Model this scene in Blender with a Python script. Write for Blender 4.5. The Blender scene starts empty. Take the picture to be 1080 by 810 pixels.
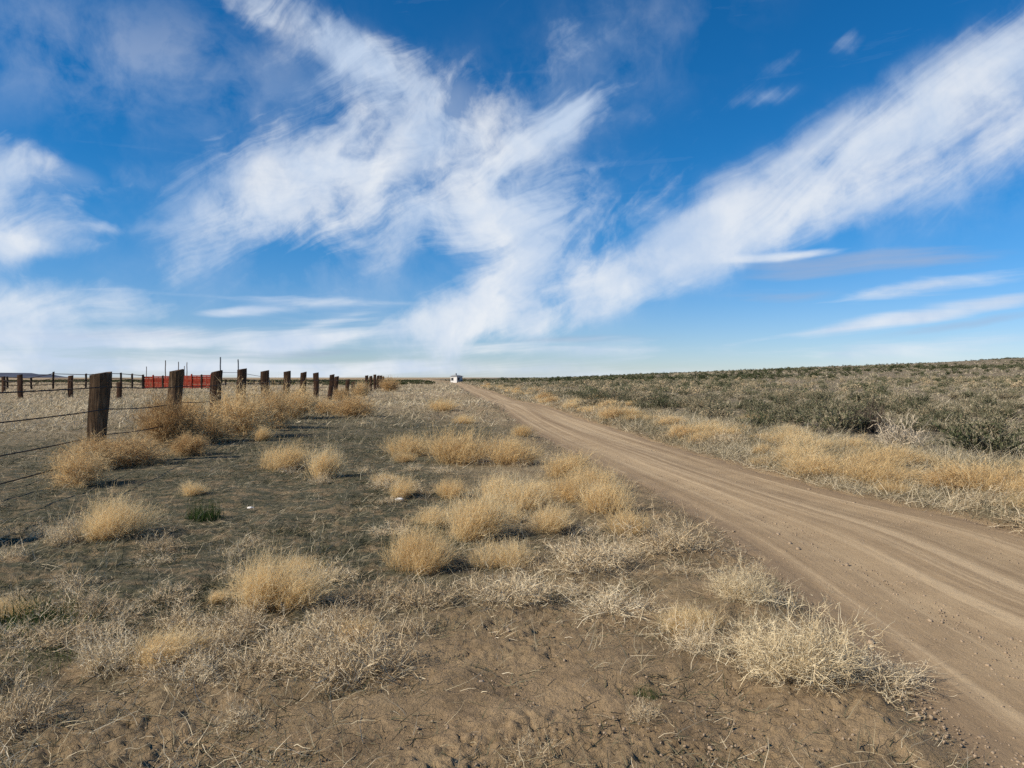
import bpy, bmesh, math
import numpy as np

# ----------------------------------------------------------------- basics
SC = bpy.context.scene
COL = SC.collection
rng = np.random.default_rng(11)
H, F, CU, HV = 1.6, 811.0, 540.0, 398.0      # eye height, focal length (px of a 1080 frame), centre, horizon
R = math.radians


def spot(u, v):
    """Flat-ground position seen at a pixel of the photograph."""
    y = F * H / max(v - HV, 0.5)
    return (u - CU) / F * y, y


def _hash(ix, iy, seed):
    h = (ix.astype(np.int64) * 374761393 + iy.astype(np.int64) * 668265263 + seed * 982451653) & 0xFFFFFFFF
    h = ((h ^ (h >> 13)) * 1274126177) & 0xFFFFFFFF
    h = h ^ (h >> 16)
    return (h & 0xFFFFFF) / float(0xFFFFFF)


def vnoise(x, y, seed=0):
    x = np.asarray(x, float); y = np.asarray(y, float)
    ix, iy = np.floor(x), np.floor(y)
    fx, fy = x - ix, y - iy
    fx = fx * fx * fx * (fx * (fx * 6 - 15) + 10); fy = fy * fy * fy * (fy * (fy * 6 - 15) + 10)
    a, b = _hash(ix, iy, seed), _hash(ix + 1, iy, seed)
    c, d = _hash(ix, iy + 1, seed), _hash(ix + 1, iy + 1, seed)
    return (a + (b - a) * fx) * (1 - fy) + (c + (d - c) * fx) * fy


def fbm(x, y, seed=0, oct=4):
    s = np.zeros_like(np.asarray(x, float)); a = 0.5; n = 0
    for k in range(oct):
        s = s + a * vnoise(x * 2 ** k + 17.3 * k, y * 2 ** k - 9.1 * k, seed + k); n += a; a *= 0.5
    return s / n


def sstep(a, b, x):
    t = np.clip((np.asarray(x, float) - a) / (b - a), 0, 1)
    return t * t * (3 - 2 * t)


# ----------------------------------------------------------------- road outline
L_PX = [(990, 790), (962, 740), (880, 660), (815, 600), (757, 560), (690, 520), (625, 490), (563, 455), (522, 428), (494, 415), (482, 408), (478, 404.5)]
R_PX = [(1250, 620), (1160, 580), (1080, 553), (985, 540), (900, 522), (800, 496), (720, 472), (650, 450), (600, 436), (540, 420), (505, 410), (487, 405)]
_L = np.array([spot(*p) for p in L_PX]); _R = np.array([spot(*p) for p in R_PX])
_L = np.vstack([[2.5, -40], [2.2, -5], [2.0, 1.5], _L, [-34, 330], [-80, 700]])
_R = np.vstack([[7.2, -40], [6.9, -5], [6.5, 1.5], [6.2, 3.5], _R[0:], [-30.5, 330], [-76, 700]])


_yk = np.arange(-40, 90, .05)


def _smooth(E):
    v = np.interp(_yk, E[:, 1], E[:, 0])
    for _ in range(3):
        p = np.pad(v, 18, mode='edge'); v = np.convolve(p, np.ones(37) / 37, 'valid')
    far = E[E[:, 1] > 88]
    return np.concatenate([_yk, far[:, 1]]), np.concatenate([v, far[:, 0]])


_LY, _LX = _smooth(_L); _RY, _RX = _smooth(_R)


def road_l(y): return np.interp(y, _LY, _LX)
def road_r(y): return np.interp(y, _RY, _RX)


def road_in(x, y):
    """Signed distance-like value, positive inside the road."""
    w = 0.16 * (fbm(y * 0.9, y * 0 + 3, 51, 3) - 0.5)
    return np.minimum(x - road_l(y) - w, road_r(y) + w - x)


def base_z(x, y):
    x = np.asarray(x, float); y = np.asarray(y, float)
    d = np.hypot(x, y)
    inside = sstep(-0.5, 0.3, road_in(x, y))
    z = 0.26 * (fbm(x * 0.07 + 4, y * 0.07, 3, 3) - 0.5) * sstep(4, 14, d)
    z = z + (0.10 * (fbm(x * 0.55, y * 0.55, 9, 3) - 0.5)) * (1 - inside)
    z = z - 0.07 * inside
    z = z + 0.16 * sstep(0.1, 1.6, x - road_r(y)) * sstep(400, 200, y)
    side = 12 * np.log1p(np.exp(np.clip((x + 14) / 12, -30, 30)))            # soft max(0, x + 14)
    side = np.where(x > 300, x + 14, side)
    z = z + sstep(18, 250, y) * 0.0425 * side * np.exp(-np.clip(y - 265, 0, None) / 300)
    z = z + 0.7 * (fbm(x * 0.015, y * 0.015, 23, 3) - 0.5) * sstep(40, 160, y) * (.3 + .7 * sstep(10, 60, np.abs(x + .085 * y - 5)))
    return z


Z0 = float(base_z(np.array([0.0]), np.array([0.0]))[0])


def gz(x, y): return base_z(x, y) - Z0


# ----------------------------------------------------------------- mesh and object helpers
def mesh_np(name, verts, quads, mat, attrs=None, smooth=False):
    verts = np.ascontiguousarray(verts, np.float32).reshape(-1, 3)
    quads = np.ascontiguousarray(quads, np.int32).reshape(-1, 4)
    me = bpy.data.meshes.new(name)
    me.vertices.add(len(verts)); me.vertices.foreach_set("co", verts.ravel())
    me.loops.add(quads.size); me.loops.foreach_set("vertex_index", quads.ravel())
    me.polygons.add(len(quads))
    me.polygons.foreach_set("loop_start", np.arange(0, quads.size, 4, dtype=np.int32))
    try:
        me.polygons.foreach_set("loop_total", np.full(len(quads), 4, np.int32))
    except Exception:
        pass
    if smooth:
        me.polygons.foreach_set("use_smooth", np.ones(len(quads), bool))
    for k, a in (attrs or {}).items():
        at = me.attributes.new(k, 'FLOAT', 'POINT')
        at.data.foreach_set("value", np.ascontiguousarray(a, np.float32).ravel())
    me.materials.append(mat)
    me.update(); me.validate()
    return me


def link(name, me, parent=None, loc=(0, 0, 0)):
    o = bpy.data.objects.new(name, me); COL.objects.link(o)
    o.location = loc
    if parent: o.parent = parent
    return o


def tag(o, label=None, cat=None, group=None, kind=None):
    if label: o["label"] = label
    if cat: o["category"] = cat
    if group: o["group"] = group
    if kind: o["kind"] = kind
    return o


def bm_mesh(name, bm, mat, smooth=False):
    me = bpy.data.meshes.new(name); bm.to_mesh(me); bm.free()
    if smooth:
        for p in me.polygons: p.use_smooth = True
    me.materials.append(mat)
    return me


def add_box(bm, c, s, rz=0.0, cuts=None):
    """Box with centre c and full size s."""
    vs = []
    ca, sa = math.cos(rz), math.sin(rz)
    for dz in (-.5, .5):
        for dx, dy in ((-.5, -.5), (.5, -.5), (.5, .5), (-.5, .5)):
            x, y = dx * s[0], dy * s[1]
            vs.append(bm.verts.new((c[0] + x * ca - y * sa, c[1] + x * sa + y * ca, c[2] + dz * s[2])))
    for f in ((3, 2, 1, 0), (4, 5, 6, 7), (0, 1, 5, 4), (1, 2, 6, 5), (2, 3, 7, 6), (3, 0, 4, 7)):
        bm.faces.new([vs[i] for i in f])
    return vs


def add_rod(bm, pts, r, sides=6):
    """Tube through a list of points."""
    pts = [np.array(p, float) for p in pts]
    rings = []
    for i, p in enumerate(pts):
        t = pts[min(i + 1, len(pts) - 1)] - pts[max(i - 1, 0)]
        t = t / (np.linalg.norm(t) + 1e-9)
        up = np.array([0, 0, 1.0]) if abs(t[2]) < 0.9 else np.array([1.0, 0, 0])
        a = np.cross(t, up); a /= np.linalg.norm(a); b = np.cross(t, a)
        rr = r[i] if hasattr(r, '__len__') else r
        rings.append([bm.verts.new(p + rr * (a * math.cos(q) + b * math.sin(q))) for q in np.arange(sides) * 2 * math.pi / sides])
    for i in range(len(rings) - 1):
        for k in range(sides):
            bm.faces.new((rings[i][k], rings[i][(k + 1) % sides], rings[i + 1][(k + 1) % sides], rings[i + 1][k]))
    bm.faces.new(rings[0][::-1]); bm.faces.new(rings[-1])


# ----------------------------------------------------------------- materials
class NT:
    def __init__(s, nt): s.nt = nt; s.dims = '3D'
    def n(s, t, **kw):
        x = s.nt.nodes.new(t)
        for k, v in kw.items(): setattr(x, k, v)
        return x
    def l(s, a, b): s.nt.links.new(a, b)
    def setin(s, x, i, v):
        if v is None: return
        if hasattr(v, 'is_output') or isinstance(v, bpy.types.NodeSocket): s.l(v, x.inputs[i])
        else: x.inputs[i].default_value = v
    def math(s, op, a, b=None, c=None, clamp=False):
        x = s.n('ShaderNodeMath', operation=op, use_clamp=clamp)
        s.setin(x, 0, a); s.setin(x, 1, b); s.setin(x, 2, c)
        return x.outputs[0]
    def noise(s, vec, scale, detail=4, rough=.55, dist=0.0, out=0):
        x = s.n('ShaderNodeTexNoise', noise_dimensions=s.dims)
        s.l(vec, x.inputs['Vector'])
        x.inputs['Scale'].default_value = scale; x.inputs['Detail'].default_value = detail
        x.inputs['Roughness'].default_value = rough; x.inputs['Distortion'].default_value = dist
        return x.outputs[out]
    def mapping(s, vec, loc=(0, 0, 0), rot=(0, 0, 0), scale=(1, 1, 1), vt='POINT'):
        x = s.n('ShaderNodeMapping', vector_type=vt)
        s.l(vec, x.inputs['Vector'])
        x.inputs['Location'].default_value = loc; x.inputs['Rotation'].default_value = rot; x.inputs['Scale'].default_value = scale
        return x.outputs[0]
    def rng(s, v, a, b, c=0.0, d=1.0, smooth=False):
        x = s.n('ShaderNodeMapRange')
        if smooth: x.interpolation_type = 'SMOOTHSTEP'
        s.setin(x, 0, v)
        for i, q in enumerate((a, b, c, d)): x.inputs[i + 1].default_value = q
        return x.outputs[0]
    def mix(s, f, a, b, mode='MIX'):
        x = s.n('ShaderNodeMix', data_type='RGBA', blend_type=mode)
        s.setin(x, 0, f); s.setin(x, 6, a if not isinstance(a, tuple) else (*a, 1)[:4]); s.setin(x, 7, b if not isinstance(b, tuple) else (*b, 1)[:4])
        return x.outputs[2]
    def ramp(s, f, stops):
        x = s.n('ShaderNodeValToRGB')
        e = x.color_ramp.elements
        while len(e) < len(stops): e.new(0.5)
        for el, (p, c) in zip(e, stops): el.position = p; el.color = (*c, 1)
        s.l(f, x.inputs[0])
        return x.outputs[0]
    def attr(s, name):
        x = s.n('ShaderNodeAttribute'); x.attribute_name = name
        return x.outputs['Fac']


def new_mat(name):
    m = bpy.data.materials.new(name); m.use_nodes = True
    m.node_tree.nodes.clear()
    return m, NT(m.node_tree)


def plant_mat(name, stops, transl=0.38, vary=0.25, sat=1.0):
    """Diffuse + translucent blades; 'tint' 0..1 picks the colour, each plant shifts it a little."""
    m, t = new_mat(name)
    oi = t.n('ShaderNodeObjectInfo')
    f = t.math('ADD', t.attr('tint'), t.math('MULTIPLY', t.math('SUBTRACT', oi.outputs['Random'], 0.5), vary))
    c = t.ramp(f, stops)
    d = t.n('ShaderNodeBsdfDiffuse'); tr = t.n('ShaderNodeBsdfTranslucent'); mx = t.n('ShaderNodeMixShader')
    t.l(c, d.inputs[0]); t.l(c, tr.inputs[0])
    mx.inputs[0].default_value = transl
    t.l(d.outputs[0], mx.inputs[1]); t.l(tr.outputs[0], mx.inputs[2])
    o = t.n('ShaderNodeOutputMaterial'); t.l(mx.outputs[0], o.inputs[0])
    return m


STRAW = plant_mat('straw', [(0, (.18, .12, .062)), (.25, (.44, .31, .16)), (.5, (.70, .51, .25)), (.75, (.80, .63, .355)), (1, (.84, .73, .49))], transl=.45)
TWIG = plant_mat('dry_twig', [(0, (.11, .075, .045)), (.3, (.32, .23, .135)), (.6, (.58, .455, .28)), (1, (.80, .70, .50))], transl=.12)
TUMBLE = plant_mat('tumbleweed_twig', [(0, (.16, .09, .042)), (.35, (.45, .29, .135)), (.65, (.70, .51, .26)), (1, (.80, .63, .36))], transl=.3, vary=.4)
THATCH = plant_mat('thatch', [(0, (.034, .040, .022)), (.25, (.080, .084, .050)), (.5, (.175, .155, .098)), (.75, (.46, .385, .25)), (1, (.72, .63, .46))], transl=.2, vary=0)
SAGE = plant_mat('sage_leaf', [(0, (.046, .056, .026)), (.25, (.112, .122, .064)), (.5, (.20, .192, .118)), (.75, (.32, .27, .175)), (1, (.52, .41, .255))], transl=.15, vary=.75)
BARK = plant_mat('sage_bark', [(0, (.035, .028, .022)), (1, (.16, .125, .095))], transl=0)
BLEACH = plant_mat('bleached_twig', [(0, (.24, .19, .135)), (1, (.56, .47, .34))], transl=.05)
CREAM = plant_mat('cream_twig', [(0, (.16, .105, .055)), (.3, (.42, .31, .17)), (.6, (.68, .55, .34)), (1, (.80, .71, .50))], transl=.15)
WEED = plant_mat('green_weed_leaf', [(0, (.02, .035, .012)), (.5, (.05, .085, .025)), (1, (.11, .15, .05))], transl=.3)


def soil_nodes(t, road=False):
    g = t.n('ShaderNodeNewGeometry'); P = g.outputs['Position']
    big = t.noise(P, .35, 5, .6); mid = t.noise(P, 2.2, 6, .6); fine = t.noise(P, 16, 6, .7); grit = t.noise(P, 95, 4, .7)
    col = t.ramp(mid, [(.3, (.155, .104, .054)), (.5, (.28, .194, .104)), (.7, (.385, .275, .152))])
    col = t.mix(t.math('MULTIPLY', t.rng(big, .45, .7), .6), col, (.32, .225, .122))
    col = t.mix(t.math('MULTIPLY', t.rng(fine, .35, .7), .5), col, (.34, .245, .152))
    col = t.mix(t.math('MULTIPLY', t.rng(grit, .60, .72), .45), col, (.085, .06, .038))
    crumb = t.noise(P, 42, 5, .75)
    h = t.math('ADD', t.math('ADD', t.math('MULTIPLY', fine, .6), t.math('MULTIPLY', grit, .25)), t.math('MULTIPLY', crumb, .5))
    col = t.mix(t.math('MULTIPLY', t.rng(crumb, .56, .70), .45), col, (.11, .078, .048))
    return P, big, mid, fine, grit, col, h


def finish_rough(t, col, h, dist, strength=.6, rough=.95):
    b = t.n('ShaderNodeBump'); b.inputs['Strength'].default_value = strength; b.inputs['Distance'].default_value = dist
    t.l(h, b.inputs['Height'])
    p = t.n('ShaderNodeBsdfPrincipled'); t.l(col, p.inputs['Base Color']); p.inputs['Roughness'].default_value = rough
    p.inputs['Specular IOR Level'].default_value = .15
    t.l(b.outputs[0], p.inputs['Normal'])
    o = t.n('ShaderNodeOutputMaterial'); t.l(p.outputs[0], o.inputs[0])


def ground_material():
    m, t = new_mat('prairie_soil')
    P, big, mid, fine, grit, col, h = soil_nodes(t)
    # dead matted litter over the soil, brown to grey green
    lit = t.noise(t.mapping(P, rot=(0, 0, .5), scale=(9, 30, 9)), 1.0, 5, .65)
    litc = t.ramp(lit, [(.3, (.042, .043, .027)), (.5, (.076, .074, .044)), (.62, (.15, .128, .08)), (.75, (.31, .245, .155))])
    f = t.math('MULTIPLY', t.attr('thatch'), t.rng(t.noise(P, 5, 5, .65), .28, .52), clamp=True)
    col = t.mix(f, col, litc)
    palec = t.ramp(lit, [(.3, (.24, .18, .105)), (.55, (.38, .30, .185)), (.75, (.52, .43, .28))])
    col = t.mix(t.math('MULTIPLY', t.attr('pale'), t.rng(t.noise(P, 1.1, 6, .65), .3, .6), clamp=True), col, palec)
    sagec = t.ramp(t.noise(P, .9, 6, .65), [(.35, (.10, .085, .055)), (.55, (.20, .16, .105)), (.7, (.33, .27, .175))])
    col = t.mix(t.attr('scrub'), col, sagec)
    finish_rough(t, col, h, .045, .9)
    return m


def road_material():
    m, t = new_mat('packed_dirt')
    P, big, mid, fine, grit, col, h = soil_nodes(t)
    ac = t.attr('across'); al = t.attr('along')
    cmb = t.n('ShaderNodeCombineXYZ'); t.l(ac, cmb.inputs[0]); t.l(al, cmb.inputs[1])
    st = t.noise(t.mapping(cmb.outputs[0], scale=(5.6, .055, 1)), 1.0, 7, .62, .5)
    st2 = t.noise(t.mapping(cmb.outputs[0], loc=(7, 3, 0), scale=(34, .35, 1)), 1.0, 4, .6, .2)
    col = t.mix(.6, col, (.31, .222, .130))
    col = t.mix(t.math('MULTIPLY', t.rng(st, .48, .64, smooth=True), .85), col, (.47, .352, .212))
    col = t.mix(t.math('MULTIPLY', t.rng(st, .49, .32, smooth=True), .75), col, (.185, .126, .070))
    col = t.mix(t.math('MULTIPLY', t.rng(st2, .52, .70), .10), col, (.36, .26, .165))
    # broken loose gravel in the crown between the wheel tracks
    gv = t.n('ShaderNodeTexVoronoi'); t.l(P, gv.inputs['Vector']); gv.inputs['Scale'].default_value = 28
    sp = t.math('MULTIPLY', t.rng(gv.outputs['Distance'], .26, .14), t.rng(t.noise(P, 1.6, 4), .48, .66))
    col = t.mix(t.math('MULTIPLY', sp, .7), col, (.10, .07, .045))
    edge = t.attr('edge')
    trk = t.attr('track')
    col = t.mix(t.math('MULTIPLY', trk, t.rng(t.noise(P, 1.1, 5), .3, .65)), col, (.43, .318, .186))
    col = t.mix(t.math('MULTIPLY', edge, t.rng(mid, .3, .6)), col, (.215, .152, .092))
    h = t.math('ADD', h, t.math('MULTIPLY', st, .5))
    finish_rough(t, col, h, .022, .55)
    return m


def wood_material(name, a, b, c):
    m, t = new_mat(name)
    tc = t.n('ShaderNodeTexCoord'); oi = t.n('ShaderNodeObjectInfo')
    off = t.n('ShaderNodeVectorMath', operation='ADD'); t.l(tc.outputs['Object'], off.inputs[0])
    sc = t.math('MULTIPLY', oi.outputs['Random'], 40.0); cx = t.n('ShaderNodeCombineXYZ'); t.l(sc, cx.inputs[0]); t.l(cx.outputs[0], off.inputs[1])
    V = off.outputs[0]
    gr = t.noise(t.mapping(V, scale=(26, 26, 1.6)), 1.0, 6, .65, .4)
    pt = t.noise(V, 3.0, 5, .6)
    cr = t.noise(t.mapping(V, scale=(60, 60, 1.1)), 1.0, 3, .5, .2)
    col = t.ramp(gr, [(.3, a), (.52, b), (.72, c)])
    col = t.mix(t.math('MULTIPLY', t.rng(pt, .45, .7), .6), col, tuple(x * .5 for x in a))
    col = t.mix(t.rng(cr, .40, .33), col, (.012, .009, .007))
    h = t.math('ADD', gr, t.math('MULTIPLY', t.rng(cr, .33, .42), .9))
    finish_rough(t, col, h, .02, .9, .9)
    return m


def plain_material(name, c1, c2, scale, rough=.8, metal=0.0, bump=.01):
    m, t = new_mat(name)
    tc = t.n('ShaderNodeTexCoord')
    n1 = t.noise(tc.outputs['Object'], scale, 5, .65)
    col = t.ramp(n1, [(.35, c1), (.65, c2)])
    b = t.n('ShaderNodeBump'); b.inputs['Strength'].default_value = .4; b.inputs['Distance'].default_value = bump
    t.l(n1, b.inputs['Height'])
    p = t.n('ShaderNodeBsdfPrincipled'); t.l(col, p.inputs['Base Color']); p.inputs['Roughness'].default_value = rough; p.inputs['Metallic'].default_value = metal
    t.l(b.outputs[0], p.inputs['Normal'])
    o = t.n('ShaderNodeOutputMaterial'); t.l(p.outputs[0], o.inputs[0])
    return m


GROUND_M = ground_material(); ROAD_M = road_material()
TIE = wood_material('creosoted_tie', (.034, .018, .010), (.088, .046, .026), (.165, .095, .054))
TIE_GREY = wood_material('weathered_tie', (.050, .029, .016), (.12, .074, .040), (.21, .145, .088))
POLE_W = wood_material('grey_pole', (.07, .055, .042), (.15, .12, .095), (.24, .2, .16))
DARKW = wood_material('dark_corral_wood', (.022, .016, .012), (.05, .036, .026), (.09, .066, .048))
RED_M = wood_material('red_barn_paint', (.15, .018, .010), (.30, .036, .018), (.40, .07, .034))
WIRE_M = plain_material('rusty_wire', (.022, .014, .010), (.06, .034, .02), 30, .7, .3)
STEEL = plain_material('grey_steel_pipe', (.10, .11, .12), (.2, .21, .22), 6, .5, .6)
WHITE_P = plain_material('chalky_white_paint', (.50, .48, .45), (.64, .62, .59), 2, .8)
GREY_P = plain_material('grey_boards', (.42, .40, .38), (.55, .53, .50), 3, .85)
ROOF_M = plain_material('dark_roofing', (.20, .21, .22), (.28, .29, .30), 3, .8)
GLASS_D = plain_material('dark_window', (.012, .013, .016), (.02, .022, .026), 3, .15)
ROCK = plain_material('pale_stone', (.5, .47, .42), (.78, .75, .70), 25, .85)
GRIT = plain_material('road_grit', (.20, .145, .09), (.36, .27, .18), 8, .95)
MESA_M = plain_material('haze_blue_slope', (.030, .038, .065), (.05, .06, .09), .004, .95)  # blue of the distant haze painted into the slope's base colour

# ----------------------------------------------------------------- ground zones (patches of cover on the ground)
def zones(x, y, lst):
    yy = np.maximum(y, 2.2)
    u = CU + F * x / yy; v = HV + F * H / yy
    s = np.zeros_like(u)
    for (cu, cv, ru, rv, w) in lst:
        s = s + w * np.exp(-((u - cu) / ru) ** 2 - ((v - cv) / rv) ** 2)
    return np.clip(s, -1, 1.3)


Z_DARK = [(330, 452, 140, 22, 1.2), (60, 545, 150, 45, .9), (210, 510, 150, 40, .9), (390, 480, 90, 30, .8), (400, 560, 60, 40, .5), (20, 650, 90, 70, .6),
          (250, 580, 150, 40, .6), (40, 480, 100, 30, .5), (500, 455, 40, 8, .4), (340, 540, 100, 40, .6), (920, 458, 80, 12, .8), (450, 565, 160, 50, .45), (200, 640, 200, 55, .5), (380, 620, 90, 40, .4)]
Z_PALE = [(80, 430, 220, 16, 1.3), (220, 420, 100, 8, .8), (420, 428, 70, 8, .9), (520, 440, 30, 8, .4), (560, 500, 90, 20, .5), (60, 460, 90, 14, .5), (440, 412, 60, 6, .5)]
Z_BARE = [(560, 750, 170, 75, 1.0), (840, 775, 170, 60, 1.0), (640, 660, 110, 35, .55), (200, 790, 160, 45, .6), (450, 690, 60, 30, .3), (760, 600, 40, 30, .6), (420, 800, 100, 40, .5), (250, 720, 70, 30, .4)]


def scrub_zone(x, y):
    return sstep(2.0, 5.0, x - road_r(y)) * sstep(8, 16, y)


def build_ground():
    # polar sheet centred under the viewpoint, fine ahead, coarse behind, out to the horizon
    rad = [0.25]
    while rad[-1] < 14000:
        r = rad[-1]
        q = 1.0045 if 2.4 < r < 12 else (1.007 if r < 60 else (1.02 if r < 400 else 1.06))
        if r <= 2.4: q = 1.10
        rad.append(r * q)
    rad = np.array(rad)
    front = np.radians(np.arange(-42, 42.01, 0.19)); back = np.radians(np.arange(45, 316, 3.0))
    ang = np.concatenate([front, back])
    A, Rr = np.meshgrid(ang, rad)
    x = Rr * np.sin(A); y = Rr * np.cos(A)
    inside = road_in(x, y)
    z = gz(x, y)
    near = sstep(16, 7, Rr) * sstep(.05, -.25, inside)
    # crumbly clods and cracks of dry dirt
    c1 = fbm(x * 6, y * 6, 31, 3); c2 = fbm(x * 19, y * 19, 41, 3)
    ridg = 1 - np.abs(2 * fbm(x * 3.2, y * 3.2, 61, 3) - 1)
    crumb = fbm(x * 27, y * 27, 71, 3); rough = sstep(.35, .6, fbm(x * 1.3, y * 1.3, 73, 3))
    z = z + near * (.07 * (fbm(x * 2.3, y * 2.3, 37, 3) - .5) + .034 * (c1 - .5) + (.014 + .022 * rough) * (c2 - .5) - .014 * rough * sstep(.90, 1.0, ridg) + (.014 + .036 * rough) * np.abs(crumb - .5))
    # low broken lip between the verge and the road in the near foreground
    lip = np.exp(-((inside + .18) / .12) ** 2) * sstep(7, 4, y) * sstep(0, 2, y)
    z = z + .035 * lip * vnoise(x * 5, y * 5, 77)
    z = z - .05 * sstep(.06, .25, inside)
    z = np.where(Rr > 600, z * np.clip(1 - (Rr - 600) / 1500, 0, 1) - np.clip(Rr - 600, 0, None) * .0001, z)
    bare = np.clip(zones(x, y, Z_BARE), 0, 1)
    off = sstep(.05, -.35, inside)
    right = sstep(0, .6, x - road_r(y))
    th = np.clip(zones(x, y, Z_DARK) + .45 * (1 - sstep(14, 40, y)) + .35 * right, 0, 1) * off * (1 - .9 * bare)
    pale = np.clip(zones(x, y, Z_PALE) + .55 * sstep(35, 90, y) * (x < road_l(y)), 0, 1) * off * (1 - bare)
    scr = scrub_zone(x, y) * .8 * off
    n, k = x.shape
    idx = np.arange(n * k).reshape(n, k)
    a = idx[:-1]; b = idx[1:]
    q = np.stack([a, np.roll(a, -1, 1), np.roll(b, -1, 1), b], -1)
    me = mesh_np('ground', np.stack([x, y, z], -1), q[:, :, ::-1], GROUND_M,
                 dict(thatch=th, pale=pale, scrub=scr), True)
    o = link('ground', me); tag(o, kind='structure')
    # close the small hole under the viewpoint
    bm = bmesh.new(); bm.from_mesh(me); bm.verts.ensure_lookup_table()
    bm.faces.new([bm.verts[i] for i in range(k)][::-1]); bm.to_mesh(me); bm.free()
    return o


def build_road():
    ys = [-30.0]
    while ys[-1] < 600:
        yv = ys[-1]
        ys.append(yv + max(.03, .006 * abs(yv)) if yv > 1.5 else yv + .35)
    ys = np.array(ys); s = np.linspace(0, 1, 130)
    Y, S = np.meshgrid(ys, s, indexing='ij')
    w = 0.16 * (fbm(Y * 0.9, Y * 0 + 3, 51, 3) - 0.5)
    l = road_l(Y) + w; r = road_r(Y) + w
    # ragged rim
    l = l - .26 * (fbm(Y * 2.2, Y * 0 + 1, 15, 4) - .5); r = r + .26 * (fbm(Y * 2.2, Y * 0 + 8, 19, 4) - .5)
    X = l + (r - l) * S
    width = r - l
    T = (X - road_l(Y)) / (road_r(Y) - road_l(Y))
    ac = T * 2.6
    z = gz(X, Y) + .008
    trk = np.exp(-((T - .27) / .09) ** 2) + np.exp(-((T - .70) / .09) ** 2)
    z = z - .012 * trk + .012 * np.sin(S * math.pi) - .012 * sstep(.06, 0, np.minimum(S, 1 - S))
    fine = sstep(40, 8, Y)
    z = z + fine * (.006 * (fbm(ac * 9, Y * .5, 81, 4) - .5) + .010 * (fbm(X * 18, Y * 18, 83, 4) - .5) * (1 - .6 * trk))
    edge = sstep(.16, .02, np.minimum(S, 1 - S))
    n, k = X.shape
    idx = np.arange(n * k).reshape(n, k)
    q = np.stack([idx[:-1, :-1], idx[:-1, 1:], idx[1:, 1:], idx[1:, :-1]], -1)
    me = mesh_np('road', np.stack([X, Y, z], -1), q, ROAD_M, dict(across=ac, along=Y, edge=edge, track=np.clip(trk * .55, 0, 1)), True)
    return tag(link('road', me), kind='structure')


# ----------------------------------------------------------------- blades and twigs
def unit(v): return v / (np.linalg.norm(v, axis=-1, keepdims=True) + 1e-9)


class Strands:
    """Collects tapered ribbons; branch() grows a further level on the ones just added."""
    def __init__(s, seed): s.V, s.Q, s.T, s.n, s.g = [], [], [], 0, np.random.default_rng(seed)
    def add(s, root, d, L, W, bend, tint, segs=3, curl=0.0, taper=.8, tipt=0.0):
        n = len(root)
        t = np.linspace(0, 1, segs + 1)
        L = np.broadcast_to(L, (n,)); W = np.broadcast_to(W, (n,)); tint = np.broadcast_to(tint, (n,))
        P = root[:, None] + L[:, None, None] * (d[:, None] * t[None, :, None] + bend[:, None] * (t ** 2)[None, :, None])
        if curl:
            j = np.cumsum(s.g.normal(0, curl, (n, segs + 1, 3)), 1) * L[:, None, None]; j[:, 0] = 0
            P = P + j
        side = unit(np.cross(d + bend * .5, s.g.normal(size=(n, 3))))
        w = W[:, None, None] * (1 - taper * t)[None, :, None] * .5
        A = P - side[:, None] * w; B = P + side[:, None] * w
        v = np.stack([A, B], 2).reshape(n, -1, 3)
        m = (segs + 1) * 2
        base = s.n + np.arange(n)[:, None] * m
        i = np.arange(segs)[None] * 2
        q = np.stack([base + i, base + i + 1, base + i + 3, base + i + 2], -1)
        s.V.append(v.reshape(-1, 3)); s.Q.append(q.reshape(-1, 4))
        s.T.append(np.repeat((tint[:, None] + tipt * t[None]), 2, 1).ravel())
        s.n += n * m
        return P
    def branch(s, P, k, L, W, spread, tint, t0=.25, t1=1.0, up=.15, bend=0.2, segs=2, curl=0.0, wind=(0, 0, 0), taper=.8):
        n, m, _ = P.shape
        tt = s.g.uniform(t0, t1, (n, k)) * (m - 1)
        i = np.minimum(tt.astype(int), m - 2); f = (tt - i)[..., None]
        a = np.take_along_axis(P, i[..., None], 1); b = np.take_along_axis(P, i[..., None] + 1, 1)
        root = (a + (b - a) * f).reshape(-1, 3); d0 = unit(b - a).reshape(-1, 3)
        N = len(root)
        d = unit(d0 * .8 + s.g.normal(0, spread, (N, 3)) + np.array([0, 0, up]))
        ln = s.g.uniform(L[0], L[1], N)
        return s.add(root, d, ln, W, s.g.normal(0, bend, (N, 3)) + np.array(wind), np.clip(s.g.normal(tint[0], tint[1], N), 0, 1), segs, curl, taper)
    def data(s): return np.concatenate(s.V), np.concatenate(s.Q), np.concatenate(s.T)
    def mesh(s, name, mat):
        v, q, t = s.data()
        return mesh_np(name, v, q, mat, dict(tint=t))


def disc(g, n, r): 
    a = g.uniform(0, 2 * math.pi, n); q = r * np.sqrt(g.uniform(0, 1, n))
    return np.stack([q * np.cos(a), q * np.sin(a), np.zeros(n)], -1)


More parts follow.
